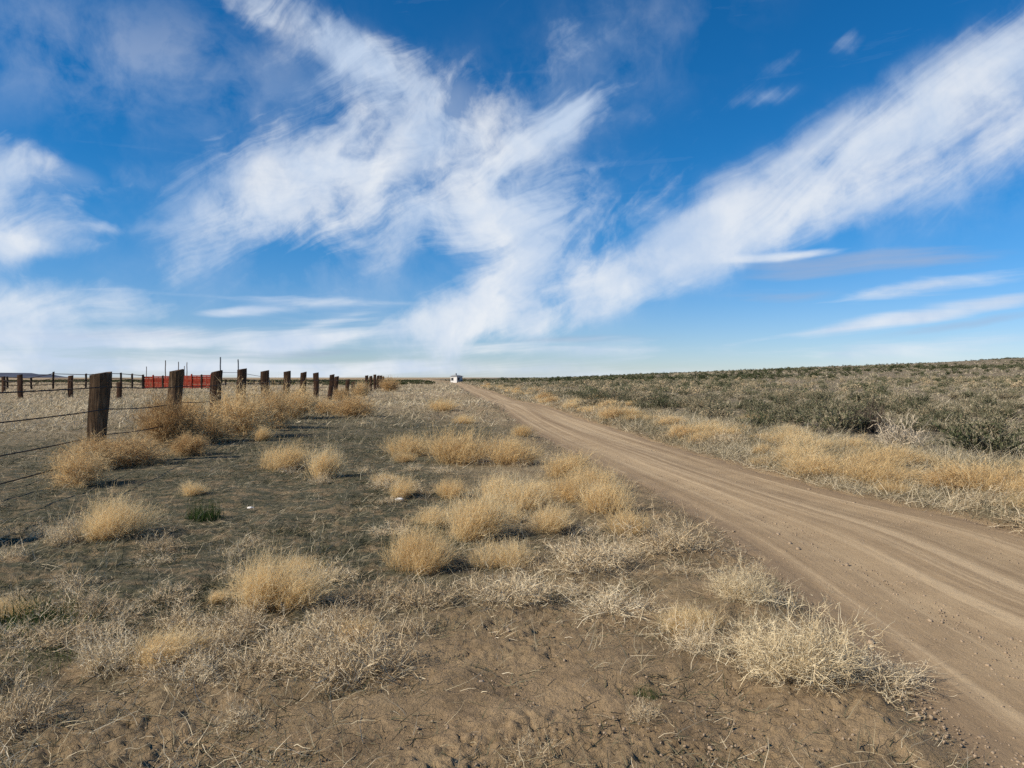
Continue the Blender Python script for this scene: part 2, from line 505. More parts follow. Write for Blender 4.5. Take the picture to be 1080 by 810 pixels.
def golden_mesh(seed, n0=230, k1=8, k2=2, w=.0042):
    """Dense blond dome of fine dry stems, 1 m wide and about 0.5 m high, leaning down-wind."""
    s = Strands(seed); g = s.g
    lobes = g.integers(2, 5); lc = disc(g, lobes, .20)
    which = g.integers(0, lobes, n0)
    root = lc[which] + disc(g, n0, .17)
    out = root * 2.3 + g.normal(0, .38, (n0, 3)); out[:, 2] = 1
    L = g.uniform(.24, .46, n0) * g.uniform(.8, 1.1, lobes)[which]
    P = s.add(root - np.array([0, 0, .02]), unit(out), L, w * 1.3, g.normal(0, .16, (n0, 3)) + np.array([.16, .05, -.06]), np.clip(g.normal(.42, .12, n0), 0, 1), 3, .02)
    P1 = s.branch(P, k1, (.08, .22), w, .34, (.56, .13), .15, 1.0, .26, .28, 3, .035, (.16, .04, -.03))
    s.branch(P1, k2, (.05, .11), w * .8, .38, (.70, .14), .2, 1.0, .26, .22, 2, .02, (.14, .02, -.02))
    # fallen stems and litter round the foot
    n = 90; r = disc(g, n, .48); d = g.normal(size=(n, 3)); d[:, 2] = np.abs(d[:, 2]) * .25
    s.add(r, unit(d), g.uniform(.06, .2, n), w, g.normal(0, .2, (n, 3)) * np.array([1, 1, .2]), np.clip(g.normal(.5, .2, n), 0, 1), 2, .03)
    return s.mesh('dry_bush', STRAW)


def twiggy_mesh(seed, n0=60, k1=9, k2=4, w=.006, hgt=1.0, mat=None, tint=.6, curl=.06):
    """Open tangled skeleton of bleached arching twigs, 1 m wide."""
    s = Strands(seed); g = s.g
    root = disc(g, n0, .20)
    out = root * 2.6 + g.normal(0, .55, (n0, 3)); out[:, 2] = g.uniform(.35, 1.0, n0) * hgt
    P = s.add(root - np.array([0, 0, .02]), unit(out), g.uniform(.22, .52, n0), w * 1.3, g.normal(0, .22, (n0, 3)) + np.array([.08, .02, -.22]), np.clip(g.normal(tint - .1, .16, n0), 0, 1), 5, .045, .6)
    P1 = s.branch(P, k1, (.07, .22), w, .55, (tint, .18), .15, 1.0, .10, .35, 4, curl, (.05, 0, -.02), .7)
    s.branch(P1, k2, (.03, .10), w * .75, .65, (tint + .1, .2), .1, 1.0, .12, .35, 3, curl)
    n = 130; r = disc(g, n, .58); d = g.normal(size=(n, 3)); d[:, 2] = np.abs(d[:, 2]) * .2
    s.add(r, unit(d), g.uniform(.06, .24, n), w * .8, g.normal(0, .3, (n, 3)) * np.array([1, 1, .2]), np.clip(g.normal(tint - .15, .2, n), 0, 1), 3, .06)
    return s.mesh('twig_bush', mat or TWIG)


def tumble_mesh(seed, n0=170, k1=10, k2=4, w=.0055, dt=0.0):
    """Round tumbleweed: stems from one crown curving up and inwards into a ball 1 m wide."""
    s = Strands(seed); g = s.g
    d = unit(g.normal(size=(n0, 3))); d[:, 2] = np.abs(d[:, 2]) * 1.0 + .02
    d = unit(d)
    root = np.zeros((n0, 3)) + g.normal(0, .05, (n0, 3)) + np.array([0, 0, .10])
    side = unit(np.cross(d, g.normal(size=(n0, 3))))
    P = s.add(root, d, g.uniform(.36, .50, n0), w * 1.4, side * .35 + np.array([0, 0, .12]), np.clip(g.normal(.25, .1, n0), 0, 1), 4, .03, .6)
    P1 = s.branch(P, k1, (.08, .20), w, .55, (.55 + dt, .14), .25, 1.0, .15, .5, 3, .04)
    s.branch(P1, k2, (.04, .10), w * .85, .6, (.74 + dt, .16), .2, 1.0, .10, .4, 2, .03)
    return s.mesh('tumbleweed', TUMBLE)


def sage_parts(seed, n0=34, leaves=46, leaf=(.030, .060), lw=.013):
    """Sagebrush about 1 m wide and 0.7 m high: woody forked stems and upright sprays of small grey-green leaves."""
    s = Strands(seed); g = s.g
    root = disc(g, n0, .10)
    out = root * 4.5 + g.normal(0, .45, (n0, 3)); out[:, 2] = g.uniform(.5, 1.1, n0)
    P = s.add(root - np.array([0, 0, .03]), unit(out), g.uniform(.26, .50, n0), .018, g.normal(0, .2, (n0, 3)), g.uniform(0, .8, n0), 3, .05, .6)
    P1 = s.branch(P, 4, (.10, .26), .008, .35, (.5, .25), .3, 1.0, .35, .15, 2, .03)
    trunk = s.mesh('stems', BARK)
    f = Strands(seed + 500)
    k = max(4, leaves // 4)
    f.branch(P1, k, leaf, lw, .6, (.5, .22), .1, 1.05, .45, .15, 1, 0, (0, 0, 0), .5)
    n = n0 * leaves // 5; q = P[:, 2:, :].reshape(-1, 3); r = q[g.integers(0, len(q), n)] + g.normal(0, .05, (n, 3))
    f.add(r, unit(g.normal(0, .6, (n, 3)) + np.array([0, 0, .7])), g.uniform(leaf[0], leaf[1], n) * 1.2, lw, g.normal(0, .1, (n, 3)), np.clip(g.normal(.42, .22, n), 0, 1), 1, 0, .5)
    # seed stalks above the leaves
    q = P1[:, -1, :]; n = len(q); sel = q[g.integers(0, n, 60)]
    f.add(sel, unit(g.normal(0, .2, (60, 3)) + np.array([0, 0, 1.0])), g.uniform(.06, .20, 60), .004, g.normal(0, .1, (60, 3)), np.clip(g.normal(.95, .1, 60), 0, 1), 2, 0)
    return trunk, f.mesh('foliage', SAGE)


def weed_mesh(seed):
    s = Strands(seed); g = s.g
    n = 900; root = disc(g, n, .45)
    root += (g.normal(0, .10, (6, 3)) * np.array([1, 1, 0]))[g.integers(0, 6, n)]
    d = g.normal(0, .8, (n, 3)); d[:, 2] = np.abs(d[:, 2]) + .35
    s.add(root, unit(d), g.uniform(.04, .16, n), g.uniform(.006, .014, n), g.normal(0, .3, (n, 3)), np.clip(g.normal(.5, .25, n), 0, 1), 2)
    return s.mesh('green_weed', WEED)


# ----------------------------------------------------------------- ground cover (uncountable straw and thatch)
def cover(name, n, yr, sel, length, width, flat, tintf, mat, segs=2, side=(-40, 40), k=1.0, ctilt=.5, clump=0):
    """n blades spread so that near ground is as dense in the picture as far ground."""
    a = np.radians(rng.uniform(side[0], side[1], n)); r = yr[0] * (yr[1] / yr[0]) ** rng.uniform(0, 1, n)
    x, y = r * np.sin(a), r * np.cos(a)
    keep = (rng.uniform(0, 1, n) < sel(x, y)) & (road_in(x, y) < -.02)
    x, y, r = x[keep], y[keep], r[keep]
    if clump:
        x = np.repeat(x, clump); y = np.repeat(y, clump); r = np.repeat(r, clump)
        x = x + rng.normal(0, .03, len(x)) * (1 + r * .03); y = y + rng.normal(0, .03, len(x)) * (1 + r * .03)
    m = len(x)
    root = np.stack([x, y, gz(x, y) - .005], -1)
    d = rng.normal(0, 1, (m, 3)) + np.array([.5, .1, 0]); d[:, 2] = np.abs(rng.normal(flat, ctilt, m))
    sc = np.maximum(1.0, r * k / 12)
    L = rng.uniform(length[0], length[1], m) * np.minimum(sc, 1.35); W = rng.uniform(width[0], width[1], m) * sc
    s = Strands(int(n) % 997 + 3)
    s.add(root, unit(d), L, W, rng.normal(0, .22, (m, 3)) * np.array([1, 1, .4]) + np.array([0, 0, -.10]), np.clip(tintf(x, y, m), 0, 1), segs, .05, .75)
    return s


def build_cover():
    bare = lambda x, y: np.clip(zones(x, y, Z_BARE), 0, 1)
    dark = lambda x, y: np.clip(zones(x, y, Z_DARK), 0, 1)
    pale = lambda x, y: np.clip(zones(x, y, Z_PALE) + .5 * sstep(40, 90, y), 0, 1)
    patch = lambda x, y, f=1.3, sd=5: sstep(.38, .62, fbm(x * f, y * f, sd, 4))
    lft = lambda x, y: (x < road_l(y) + .0)
    # matted grey-green dead grass
    s = cover('thatch', 420000, (2.2, 70), lambda x, y: lft(x, y) * (.15 + .8 * dark(x, y)) * (.3 + .7 * patch(x, y)) * (1 - .72 * bare(x, y)),
              (.04, .12), (.0035, .007), .35, lambda x, y, m: rng.normal(.31, .13, m) - .10 * dark(x, y) + .14 * pale(x, y) + .14 * (patch(x, y, .5, 8) - .5), THATCH)
    tag(link('thatch_grass', s.mesh('thatch_grass', THATCH)), kind='stuff')
    # pale loose straw lying about
    s = cover('straw', 150000, (2.2, 60), lambda x, y: lft(x, y) * (.16 + .80 * patch(x, y, .9, 12)) * (1 - .90 * bare(x, y)) * (1 - .1 * dark(x, y)),
              (.05, .19), (.0022, .0045), .22, lambda x, y, m: rng.normal(.68, .17, m), THATCH, 4)
    tag(link('straw_litter', s.mesh('straw_litter', THATCH)), kind='stuff')
    # thin upright tufts
    s = cover('tuft', 22000, (2.2, 80), lambda x, y: lft(x, y) * patch(x, y, .6, 33) * (1 - .95 * bare(x, y)) * (.10 + .6 * pale(x, y) + .28 * (zones(x, y, [(560, 600, 190, 70, 1), (200, 690, 200, 50, 1)]))),
              (.08, .24), (.0028, .005), 1.0, lambda x, y, m: rng.normal(.70, .15, m), THATCH, 3, clump=7)
    tag(link('tuft_grass', s.mesh('tuft_grass', THATCH)), kind='stuff')
    # the pale plain behind the fence
    s = cover('plain', 170000, (25, 420), lambda x, y: lft(x, y) * (.2 + .8 * pale(x, y)) * (.45 + .55 * patch(x, y, .2, 44)),
              (.14, .32), (.006, .010), .75, lambda x, y, m: rng.normal(.80, .12, m) - .18 * patch(x, y, .12, 46), THATCH, 2)
    tag(link('plain_grass', s.mesh('plain_grass', THATCH)), kind='stuff')
    # tan grass strip along the right-hand edge of the road and between the sage
    strip = lambda x, y: (x > road_r(y)) * (np.exp(-((x - road_r(y) - 1.2) / (1.1 + .03 * y)) ** 2) * 1.0 + .75 * patch(x, y, .30, 64)) * (.4 + .6 * patch(x, y, .8, 66))
    s = cover('strip', 640000, (6, 260), strip, (.10, .34), (.0035, .007), .75, lambda x, y, m: rng.normal(.72, .16, m) - .15 * patch(x, y, .5, 68), THATCH, 2, side=(-6, 40))
    tag(link('verge_grass', s.mesh('verge_grass', THATCH)), kind='stuff')


def build_grit():
    bm = bmesh.new()
    g = np.random.default_rng(5)
    V, Q = [], []
    cube = np.array([[-1, -1, -1], [1, -1, -1], [1, 1, -1], [-1, 1, -1], [-.7, -.7, 1], [.7, -.7, 1], [.7, .7, 1], [-.7, .7, 1]], float)
    fq = np.array([[3, 2, 1, 0], [4, 5, 6, 7], [0, 1, 5, 4], [1, 2, 6, 5], [2, 3, 7, 6], [3, 0, 4, 7]])
    n = 0
    N = 30000
    yy = 2.6 * (22 / 2.6) ** g.uniform(0, 1, N)
    xx = np.where(g.uniform(0, 1, N) < .62, road_l(yy) - .3 + (road_r(yy) - road_l(yy) + .4) * g.uniform(0, 1, N), g.uniform(-.68, .68, N) * yy)
    bz = np.clip(zones(xx, yy, Z_BARE), 0, 1)
    ok = (xx < road_r(yy) + .2) & ((road_in(xx, yy) > 0) | (g.uniform(0, 1, N) < .15 + .85 * bz)) & (fbm(xx * 1.7, yy * 1.7, 88, 3) + g.normal(0, .12, N) > .52)
    xx, yy = xx[ok], yy[ok]; zz = gz(xx, yy); rd = road_in(xx, yy) > 0
    for x, y, z, onr in zip(xx, yy, zz, rd):
        sz = abs(g.normal(0, .0034 if onr else .0026)) + .0020
        if g.uniform() < .006: sz *= 2.2
        a = g.uniform(0, 6.28); c, s_ = math.cos(a), math.sin(a)
        v = cube * g.uniform(.6, 1.2, 3) * sz + g.normal(0, .25, (8, 3)) * sz
        v = np.stack([v[:, 0] * c - v[:, 1] * s_, v[:, 0] * s_ + v[:, 1] * c, v[:, 2] * .7], -1)
        V.append(v + np.array([x, y, z + .006 + sz * .25])); Q.append(fq + n); n += 8
    me = mesh_np('gravel', np.concatenate(V), np.concatenate(Q), GRIT)
    tag(link('gravel', me), kind='stuff')


# ----------------------------------------------------------------- single plants
def put(o, u, v, w_px, h_px, rz, nat=(1.0, .5)):
    x, y = spot(u, v)
    o.location = (x, y, float(gz(x, y)) - .02)
    w = w_px / F * y / nat[0]; h = h_px / F * y / nat[1]
    o.scale = (w, w, h); o.rotation_euler = (0, 0, rz)


def build_plants():
    g = np.random.default_rng(21)
    gold = [golden_mesh(100 + i) for i in range(6)]
    goldn = [golden_mesh(130 + i, 420, 8, 2, .0032) for i in range(3)]
    twig = [twiggy_mesh(200 + i, 54, 8, 3, .0072) for i in range(5)]
    twign = [twiggy_mesh(230 + i, 74, 9, 3, .0058, 1.0, None, .66) for i in range(3)]
    pale = [twiggy_mesh(260 + i, 120, 13, 5, .0040, 1.15, CREAM, .62, .075) for i in range(2)]
    tumb = [tumble_mesh(300 + i) for i in range(4)]
    tumbd = tumble_mesh(320, 190, 11, 4, .0055, -.32)
    G = 'blond dry bushes on the verge'
    explicit = [
        # name, mesh, u, v, w, h, label
        ('dry_bush', gold[0], 427, 484, 58, 34, 'rounded blond dry bush standing by itself left of the verge group beside the road'),
        ('dry_bush', gold[1], 482, 494, 86, 46, 'wide blond dry bush, second from left in the row on the verge'),
        ('dry_bush', gold[2], 540, 496, 66, 40, 'blond dry bush in the middle of the row left of the road'),
        ('dry_bush', gold[3], 590, 508, 66, 38, 'loose blond dry bush near the road end of the row'),
        ('dry_bush', gold[4], 297, 500, 66, 38, 'left half of the blond bush pair between fence and road'),
        ('dry_bush', gold[5], 337, 512, 58, 44, 'right half of the blond bush pair between fence and road'),
        ('dry_bush', goldn[0], 116, 572, 84, 56, 'orange blond dry bush on dark turf below the big fence post'),
        ('dry_bush', goldn[1], 288, 648, 108, 74, 'windswept blond bush alone on bare dark soil, nearest of the golden ones'),
        ('dry_bush', goldn[2], 482, 574, 98, 66, 'tall golden bush with a dark shadow pocket on its right, centre of the verge'),
        ('dry_bush', goldn[0], 440, 604, 84, 64, 'shaggy golden bush in front of the tall golden one at the verge centre'),
        ('dry_bush', gold[1], 424, 532, 40, 28, 'small tan dry bush half hidden behind the tall golden one'),
        ('dry_bush', gold[3], 472, 530, 44, 28, 'small pale tan bush between the row and the tall golden bush'),
        ('dry_bush', gold[2], 548, 540, 70, 46, 'tan gold bush beside the shadowed hollow in the verge'),
        ('dry_bush', gold[0], 592, 532, 64, 40, 'tan gold bush behind the spiky pale stems near the road'),
        ('dry_bush', gold[4], 642, 546, 70, 50, 'spiky straw bush at the very lip of the road, seen against bare dirt'),
        ('dry_bush', gold[3], 622, 522, 64, 38, 'rounded straw bush between the row and the spiky bush at the road lip'),
        ('dry_bush', gold[5], 512, 530, 58, 36, 'ragged golden bush just behind the shadowed hollow of the verge'),
        ('dry_bush', gold[1], 580, 566, 66, 40, 'low golden bush in front of the tan gold pair, above the grey tan twigs'),
        ('dry_bush', gold[0], 664, 566, 58, 36, 'small straw bush next to the brown twiggy one at the road lip'),
        ('dry_bush', gold[5], 270, 467, 32, 20, 'small blond tussock in front of the tumbleweeds by the fence'),
        ('dry_bush', gold[2], 490, 446, 30, 13, 'low orange brown tussock far up the verge'),
        ('dry_bush', gold[5], 545, 462, 34, 16, 'brownish tussock near the far left edge of the road'),
        ('dry_bush', gold[1], 466, 434, 44, 16, 'pale tussock far up the verge before the orange brown one'),
        ('twig_bush', twig[0], 66, 578, 48, 44, 'bare pale twigs leaning against the orange blond bush'),
        ('twig_bush', twign[0], 708, 584, 92, 52, 'brown twiggy bush at the road lip, a tangle of thin stems'),
        ('twig_bush', twign[1], 620, 604, 104, 56, 'broad tangled grey tan twig bush in the middle of the verge'),
        ('twig_bush', twign[2], 535, 636, 100, 56, 'flat tangled pale twig bush below the golden bushes'),
        ('twig_bush', twign[0], 650, 648, 100, 40, 'low sprawling twig bush in front of the broad tangled one'),
        ('twig_bush', pale[0], 784, 640, 72, 48, 'upright straw coloured twig bush just behind the big cream one at the road edge'),
        ('twig_bush', pale[1], 836, 712, 156, 84, 'big cream coloured twig bush at the bottom of the verge next to the road'),
        ('twig_bush', twign[2], 922, 714, 120, 36, 'brown twigs lying flat between the big cream bush and the road'),
        ('twig_bush', twign[1], 735, 690, 70, 44, 'sparse grey twigs to the left of the big cream bush'),
        ('twig_bush', twign[1], 112, 706, 84, 62, 'tan twiggy bush near the green weeds at lower left'),
        ('twig_bush', twig[2], 188, 668, 76, 44, 'thin curved pale stems left of the lone windswept bush'),
        ('twig_bush', twign[0], 205, 722, 88, 44, 'sparse tan twigs over dark soil at lower left'),
        ('twig_bush', twign[2], 385, 712, 130, 84, 'tall tangle of pale tan stems beside the bare dirt at lower middle'),
        ('twig_bush', twig[4], 330, 680, 70, 44, 'small tan twig bush below the lone windswept bush'),
        ('twig_bush', twig[1], 20, 768, 96, 68, 'reddish brown twig bush cut by the lower left corner of the view'),
        ('twig_bush', twig[3], 560, 805, 76, 30, 'low whitish twigs in the bare dirt at the bottom middle'),
        ('twig_bush', twig[0], 678, 765, 44, 34, 'grey green stubby twig clump in the bare dirt'),
        ('twig_bush', twig[2], 250, 768, 60, 40, 'few short pale twigs in the dirt at the bottom left'),
        ('twig_bush', twig[1], 445, 640, 80, 40, 'straggling tan twigs at the foot of the shaggy golden bush'),
        # caught on the fence
        ('tumbleweed', tumbd, 176, 472, 50, 43, 'large dark brown tumbleweed blown against the second fence post'),
        ('tumbleweed', tumb[1], 97, 500, 56, 28, 'pale tan tumbleweed heaped at the foot of the big fence post'),
        ('tumbleweed', tumb[2], 84, 516, 46, 32, 'golden tumbleweed lying before the big fence post'),
        ('tumbleweed', tumb[3], 138, 494, 62, 26, 'flattened tan tumbleweed under the lowest wire right of the big post'),
        ('tumbleweed', tumbd, 200, 482, 34, 20, 'dark brown tumbleweed low behind the flattened tan one'),
        ('tumbleweed', tumb[0], 222, 468, 42, 27, 'tan tumbleweed at the foot of the third fence post'),
        ('tumbleweed', tumb[2], 252, 462, 56, 40, 'big tan tumbleweed in front of the fourth fence post'),
        ('tumbleweed', tumb[3], 285, 453, 42, 34, 'tan tumbleweed hiding the foot of the fifth fence post'),
        ('tumbleweed', tumb[0], 312, 443, 36, 27, 'brown tumbleweed piled high at the sixth fence post'),
        ('tumbleweed', tumb[1], 320, 434, 22, 18, 'tan tumbleweed at the seventh fence post'),
        ('tumbleweed', tumb[2], 342, 438, 26, 14, 'tan tumbleweed before the eighth fence post'),
        ('tumbleweed', tumb[3], 372, 441, 40, 19, 'golden tumbleweed standing free on the verge side of the distant posts'),
        ('tumbleweed', tumb[0], 360, 424, 17, 12, 'tan tumbleweed stacked among the distant leaning posts'),
        ('tumbleweed', tumb[1], 380, 420, 17, 13, 'pale tumbleweed resting high on the heap among the distant posts'),
        ('tumbleweed', tumb[2], 411, 414, 18, 12, 'brown tumbleweed just past the last row of posts'),
        ('tumbleweed', tumb[3], 200, 455, 36, 28, 'tan tumbleweed between the second and third fence posts'),
    ]
    grp = {'dry_bush': G, 'twig_bush': 'bare twig bushes on the verge', 'tumbleweed': 'tumbleweeds caught along the wire fence'}
    cat = {'dry_bush': 'bush', 'twig_bush': 'bush', 'tumbleweed': 'tumbleweed'}
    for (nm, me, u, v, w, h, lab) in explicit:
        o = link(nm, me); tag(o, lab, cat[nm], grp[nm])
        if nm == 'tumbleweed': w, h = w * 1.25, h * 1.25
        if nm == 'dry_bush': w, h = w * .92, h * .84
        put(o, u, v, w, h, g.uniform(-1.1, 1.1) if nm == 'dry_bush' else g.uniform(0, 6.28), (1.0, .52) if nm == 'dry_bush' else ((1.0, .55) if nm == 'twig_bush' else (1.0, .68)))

    # smaller nameless tufts over the verge
    def scatter(src, first_name, label, category, group, pts, wr, hr):
        for i, (x, y) in enumerate(pts):
            o = src[i % len(src)].copy() if False else None
    protos = {}
    def place(key, me, x, y, w, h, rz, label, category, group):
        o = protos.get((key, me.name))
        if o is None:
            o = link(key, me); protos[(key, me.name)] = o
        else:
            o = o.copy(); COL.objects.link(o)
        o.location = (x, y, float(gz(x, y)) - .02); o.scale = (w, w, h); o.rotation_euler = (0, 0, rz)
        return tag(o, label, category, group)
    zone = [(560, 590, 150, 70, 1), (200, 690, 180, 50, .8), (600, 530, 90, 30, .7), (520, 520, 120, 40, .5), (350, 660, 90, 60, .5), (30, 590, 60, 60, .3), (420, 440, 90, 14, .4), (740, 660, 50, 50, .4)]
    k = 0
    while k < 110:
        u, v = g.uniform(-30, 800), HV + 412 * g.uniform() ** 1.4
        if v < 425: continue
        x, y = spot(u, v)
        if float(road_in(np.array([x]), np.array([y]))[0]) > -.25 or x > road_l(y): continue
        z = float(zones(np.array([x]), np.array([y]), zone)[0]) - .8 * float(np.clip(zones(np.array([x]), np.array([y]), Z_BARE), 0, 1)[0])
        if g.uniform() > z + .03: continue
        w = g.uniform(.22, .55)
        me = twig[g.integers(5)] if g.uniform() < .86 else gold[g.integers(6)]
        place('twig_tuft' if me in twig else 'straw_tuft', me, x, y, w, w * g.uniform(.6, 1.05), g.uniform(0, 6.28),
              'small tuft of bare tan twigs among the bigger bushes left of the road' if me in twig else 'small tuft of blond straw among the bigger bushes left of the road',
              'tuft', 'small dry tufts left of the road')
        k += 1
    # the tan row on the far side of the road
    k = 0
    while k < 190:
        y = 7.5 * (120 / 7.5) ** g.uniform()
        x = float(road_r(y)) + .35 + abs(g.normal(0, 1.0 + .02 * y))
        u = CU + F * x / y
        if u > 1150: continue
        w = g.uniform(.40, 1.15)
        q = g.uniform()
        me = gold[g.integers(6)] if q < .5 else (twig[g.integers(5)] if q < .88 else tumb[g.integers(4)])
        far = x - float(road_r(y)) > 1.3
        nm = 'dry_bush' if me in gold else ('twig_bush' if me in twig else 'tumbleweed')
        lab = {'dry_bush': 'blond dry bush in the row along the far side of the road',
               'twig_bush': 'bare tan twig bush in the row along the far side of the road',
               'tumbleweed': 'brown round tumbleweed in the row along the far side of the road'}[nm]
        place(nm, me, x, y, w, w * g.uniform(.42, .78), g.uniform(-.6, .6), lab, cat[nm], 'dry row along the far side of the road')
        k += 1
    # one bleached skeleton standing out of the row
    o = link('bleached_shrub', twiggy_mesh(401, 46, 6, 3, .012, 1.7, BLEACH, .75))
    put(o, 946, 478, 62, 44, .4, (1.0, .6)); tag(o, 'bleached white bare shrub standing out between tan grass and sagebrush right of the road', 'shrub')
    # dark leafless shrub
    o = link('dead_shrub', twiggy_mesh(402, 50, 7, 4, .012, 1.8, BARK, .3))
    put(o, 915, 462, 46, 50, 1.4, (1.0, .62)); tag(o, 'dark leafless shrub with crooked branches behind the bleached white one', 'shrub')
    # green weeds
    wm = [weed_mesh(600 + i) for i in range(3)]
    for (me, u, v, w, h, lab) in [(wm[0], 30, 662, 120, 24, 'dark green weed patch at the left edge among dry stems'),
                                  (wm[1], 40, 704, 100, 14, 'low dark green weeds below the bigger green patch'),
                                  (wm[2], 216, 552, 34, 24, 'grey green grass tuft between the orange blond bush and bare soil'),
                                  (wm[0], 110, 772, 34, 8, 'tiny green sprout in the dirt near the reddish twigs'),
                                  (wm[1], 258, 778, 36, 8, 'tiny green sprout in the bare dirt at bottom left'),
                                  (wm[2], 680, 742, 30, 14, 'dull green sprig beside the grey stubby clump')]:
        o = link('green_weed', me); put(o, u, v, w, h, g.uniform(0, 6), (1.0, .16)); tag(o, lab, 'weed', 'green weeds left of the road')
    # pale stones and scraps
    for (u, v, s, lab) in [(421, 536, .035, 'white stone in the shade left of the tall golden bush'), (264, 541, .03, 'white pebble on dark turf right of the orange blond bush'),
                           (711, 661, .030, 'small pale stone left of the big cream twig bush')]:
        bm = bmesh.new(); bmesh.ops.create_icosphere(bm, subdivisions=2, radius=s)
        for q in bm.verts:
            q.co *= g.uniform(.8, 1.15); q.co.z *= .6; q.co.x *= 1.5
        x, y = spot(u, v); o = link('stone', bm_mesh('stone', bm, ROCK), None, (x, y, float(gz(x, y)) + s * .4)); tag(o, lab, 'stone', 'pale stones on the verge')


def merged(points, templates, name, mat):
    """Many copies of small templates as one mesh."""
    V, Q, T = [], [], []; n = 0
    for (x, y, z, w, h, a, dt, k) in points:
        v, q, t = templates[int(k) % len(templates)]
        c, s_ = math.cos(a), math.sin(a)
        V.append(np.stack([(v[:, 0] * c - v[:, 1] * s_) * w + x, (v[:, 0] * s_ + v[:, 1] * c) * w + y, v[:, 2] * h + z], -1).astype(np.float32))
        Q.append(q + n); T.append(np.clip(t + dt, 0, 1)); n += len(v)
    return mesh_np(name, np.concatenate(V), np.concatenate(Q), mat, dict(tint=np.concatenate(T)))


def sage_lod(seed, leaves, ll, lw):
    s = Strands(seed); g = s.g
    n = leaves
    cen = unit(g.normal(size=(7, 3))) * np.array([.30, .30, .16]) + np.array([0, 0, .36]); w = g.integers(0, 7, n)
    d = unit(g.normal(size=(n, 3))); r = cen[w] + d * g.uniform(.4, 1, (n, 1)) ** .5 * np.array([.24, .24, .24]); r[:, 2] = np.abs(r[:, 2])
    s.add(r, unit(g.normal(0, .6, (n, 3)) + np.array([0, 0, .8])), g.uniform(ll * .6, ll * 1.2, n), lw, g.normal(0, .1, (n, 3)), np.clip(g.normal(.42, .2, n), 0, 1), 1, 0, .5)
    return s.data()


def build_sage():
    g = np.random.default_rng(77)
    pts = []
    # a field of brush to the right of the road, thinner and farther off to the left
    N = 52000
    r = np.sqrt(g.uniform(12 ** 2, 420 ** 2, N)); a = np.radians(np.where(r > 130, g.uniform(-42, 40, N), g.uniform(-6, 40, N)))
    x, y = r * np.sin(a), r * np.cos(a); dr = x - road_r(y)
    clump = sstep(.40, .56, fbm(x * .07, y * .07, 91, 4)); drift = sstep(.36, .5, fbm(x * .022, y * .016, 95, 3))
    pr = np.where(y > 25, .62, .45) * (.08 + .92 * clump) * (.25 + .75 * drift) * (dr > np.where(y > 30, 1.6, 2.8))
    pl = (.25 * sstep(.4, .6, fbm(x * .03, y * .03, 92, 3)) + .75 * sstep(230, 330, r)) * (x < road_l(y) - 4) * (y > 150)
    ok = g.uniform(0, 1, N) < np.where(dr > 0, pr, pl)
    pts = list(zip(r[ok], x[ok], y[ok]))
    # extra close brush so that the near scrub is full
    n = 0
    while n < 110:
        y = g.uniform(11, 62); x = float(road_r(y)) + 2.2 + abs(g.normal(0, 1)) * (5 + .45 * y)
        if CU + F * x / y > 1120: continue
        pts.append((math.hypot(x, y), x, y)); n += 1
    bx, by = spot(946, 478)
    pts = [p for p in pts if not (abs(p[1] - bx * p[2] / by) < 1.5 and by - 6 < p[2] < by + .8)]
    pts.sort()
    parts = [sage_parts(700 + i) for i in range(8)]
    roots = []
    for i, (tr, fo) in enumerate(parts):
        e = bpy.data.objects.new('sagebrush', None); COL.objects.link(e); e.empty_display_size = .2
        link('stems', tr, e); link('foliage', fo, e); roots.append(e)
    k = 0; rest = []
    for (r, x, y) in pts:
        u = CU + F * x / y
        if k < 290 and u < 1130:
            src = roots[k % 8]
            if k < 8: e = src
            else:
                e = src.copy(); COL.objects.link(e)
                for ch in src.children:
                    c = ch.copy(); COL.objects.link(c); c.parent = e
            w = g.uniform(.45, 1.3) if g.uniform() < .8 else g.uniform(1.3, 1.75); e.location = (x, y, float(gz(x, y)) - .02); e.scale = (w, w * g.uniform(.8, 1.2), w * g.uniform(.55, .85)); e.rotation_euler = (0, 0, g.uniform(0, 6.28))
            near = y < 24
            tag(e, 'grey green sagebrush near the tan row on the right of the road' if near else 'grey green sagebrush in the open brush beyond the tan row right of the road',
                'shrub', 'sagebrush right of the road')
            k += 1
        else:
            rest.append((r, x, y))
    mid = [sage_lod(800 + i, 230, .11, .045) for i in range(6)]; far = [sage_lod(820 + i, 70, .20, .085) for i in range(6)]
    for nm, lod, sel in (('sagebrush_field', mid, lambda r: r < 130), ('distant_sagebrush_field', far, lambda r: r >= 130)):
        P = []
        for (r, x, y) in rest:
            if not sel(r): continue
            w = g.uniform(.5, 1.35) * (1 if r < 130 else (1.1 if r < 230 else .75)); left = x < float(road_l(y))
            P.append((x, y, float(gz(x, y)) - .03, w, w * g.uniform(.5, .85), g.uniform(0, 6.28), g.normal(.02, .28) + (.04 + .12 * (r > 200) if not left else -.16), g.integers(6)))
        me = merged(P, lod, nm, SAGE)
        tag(link(nm, me), kind='stuff')


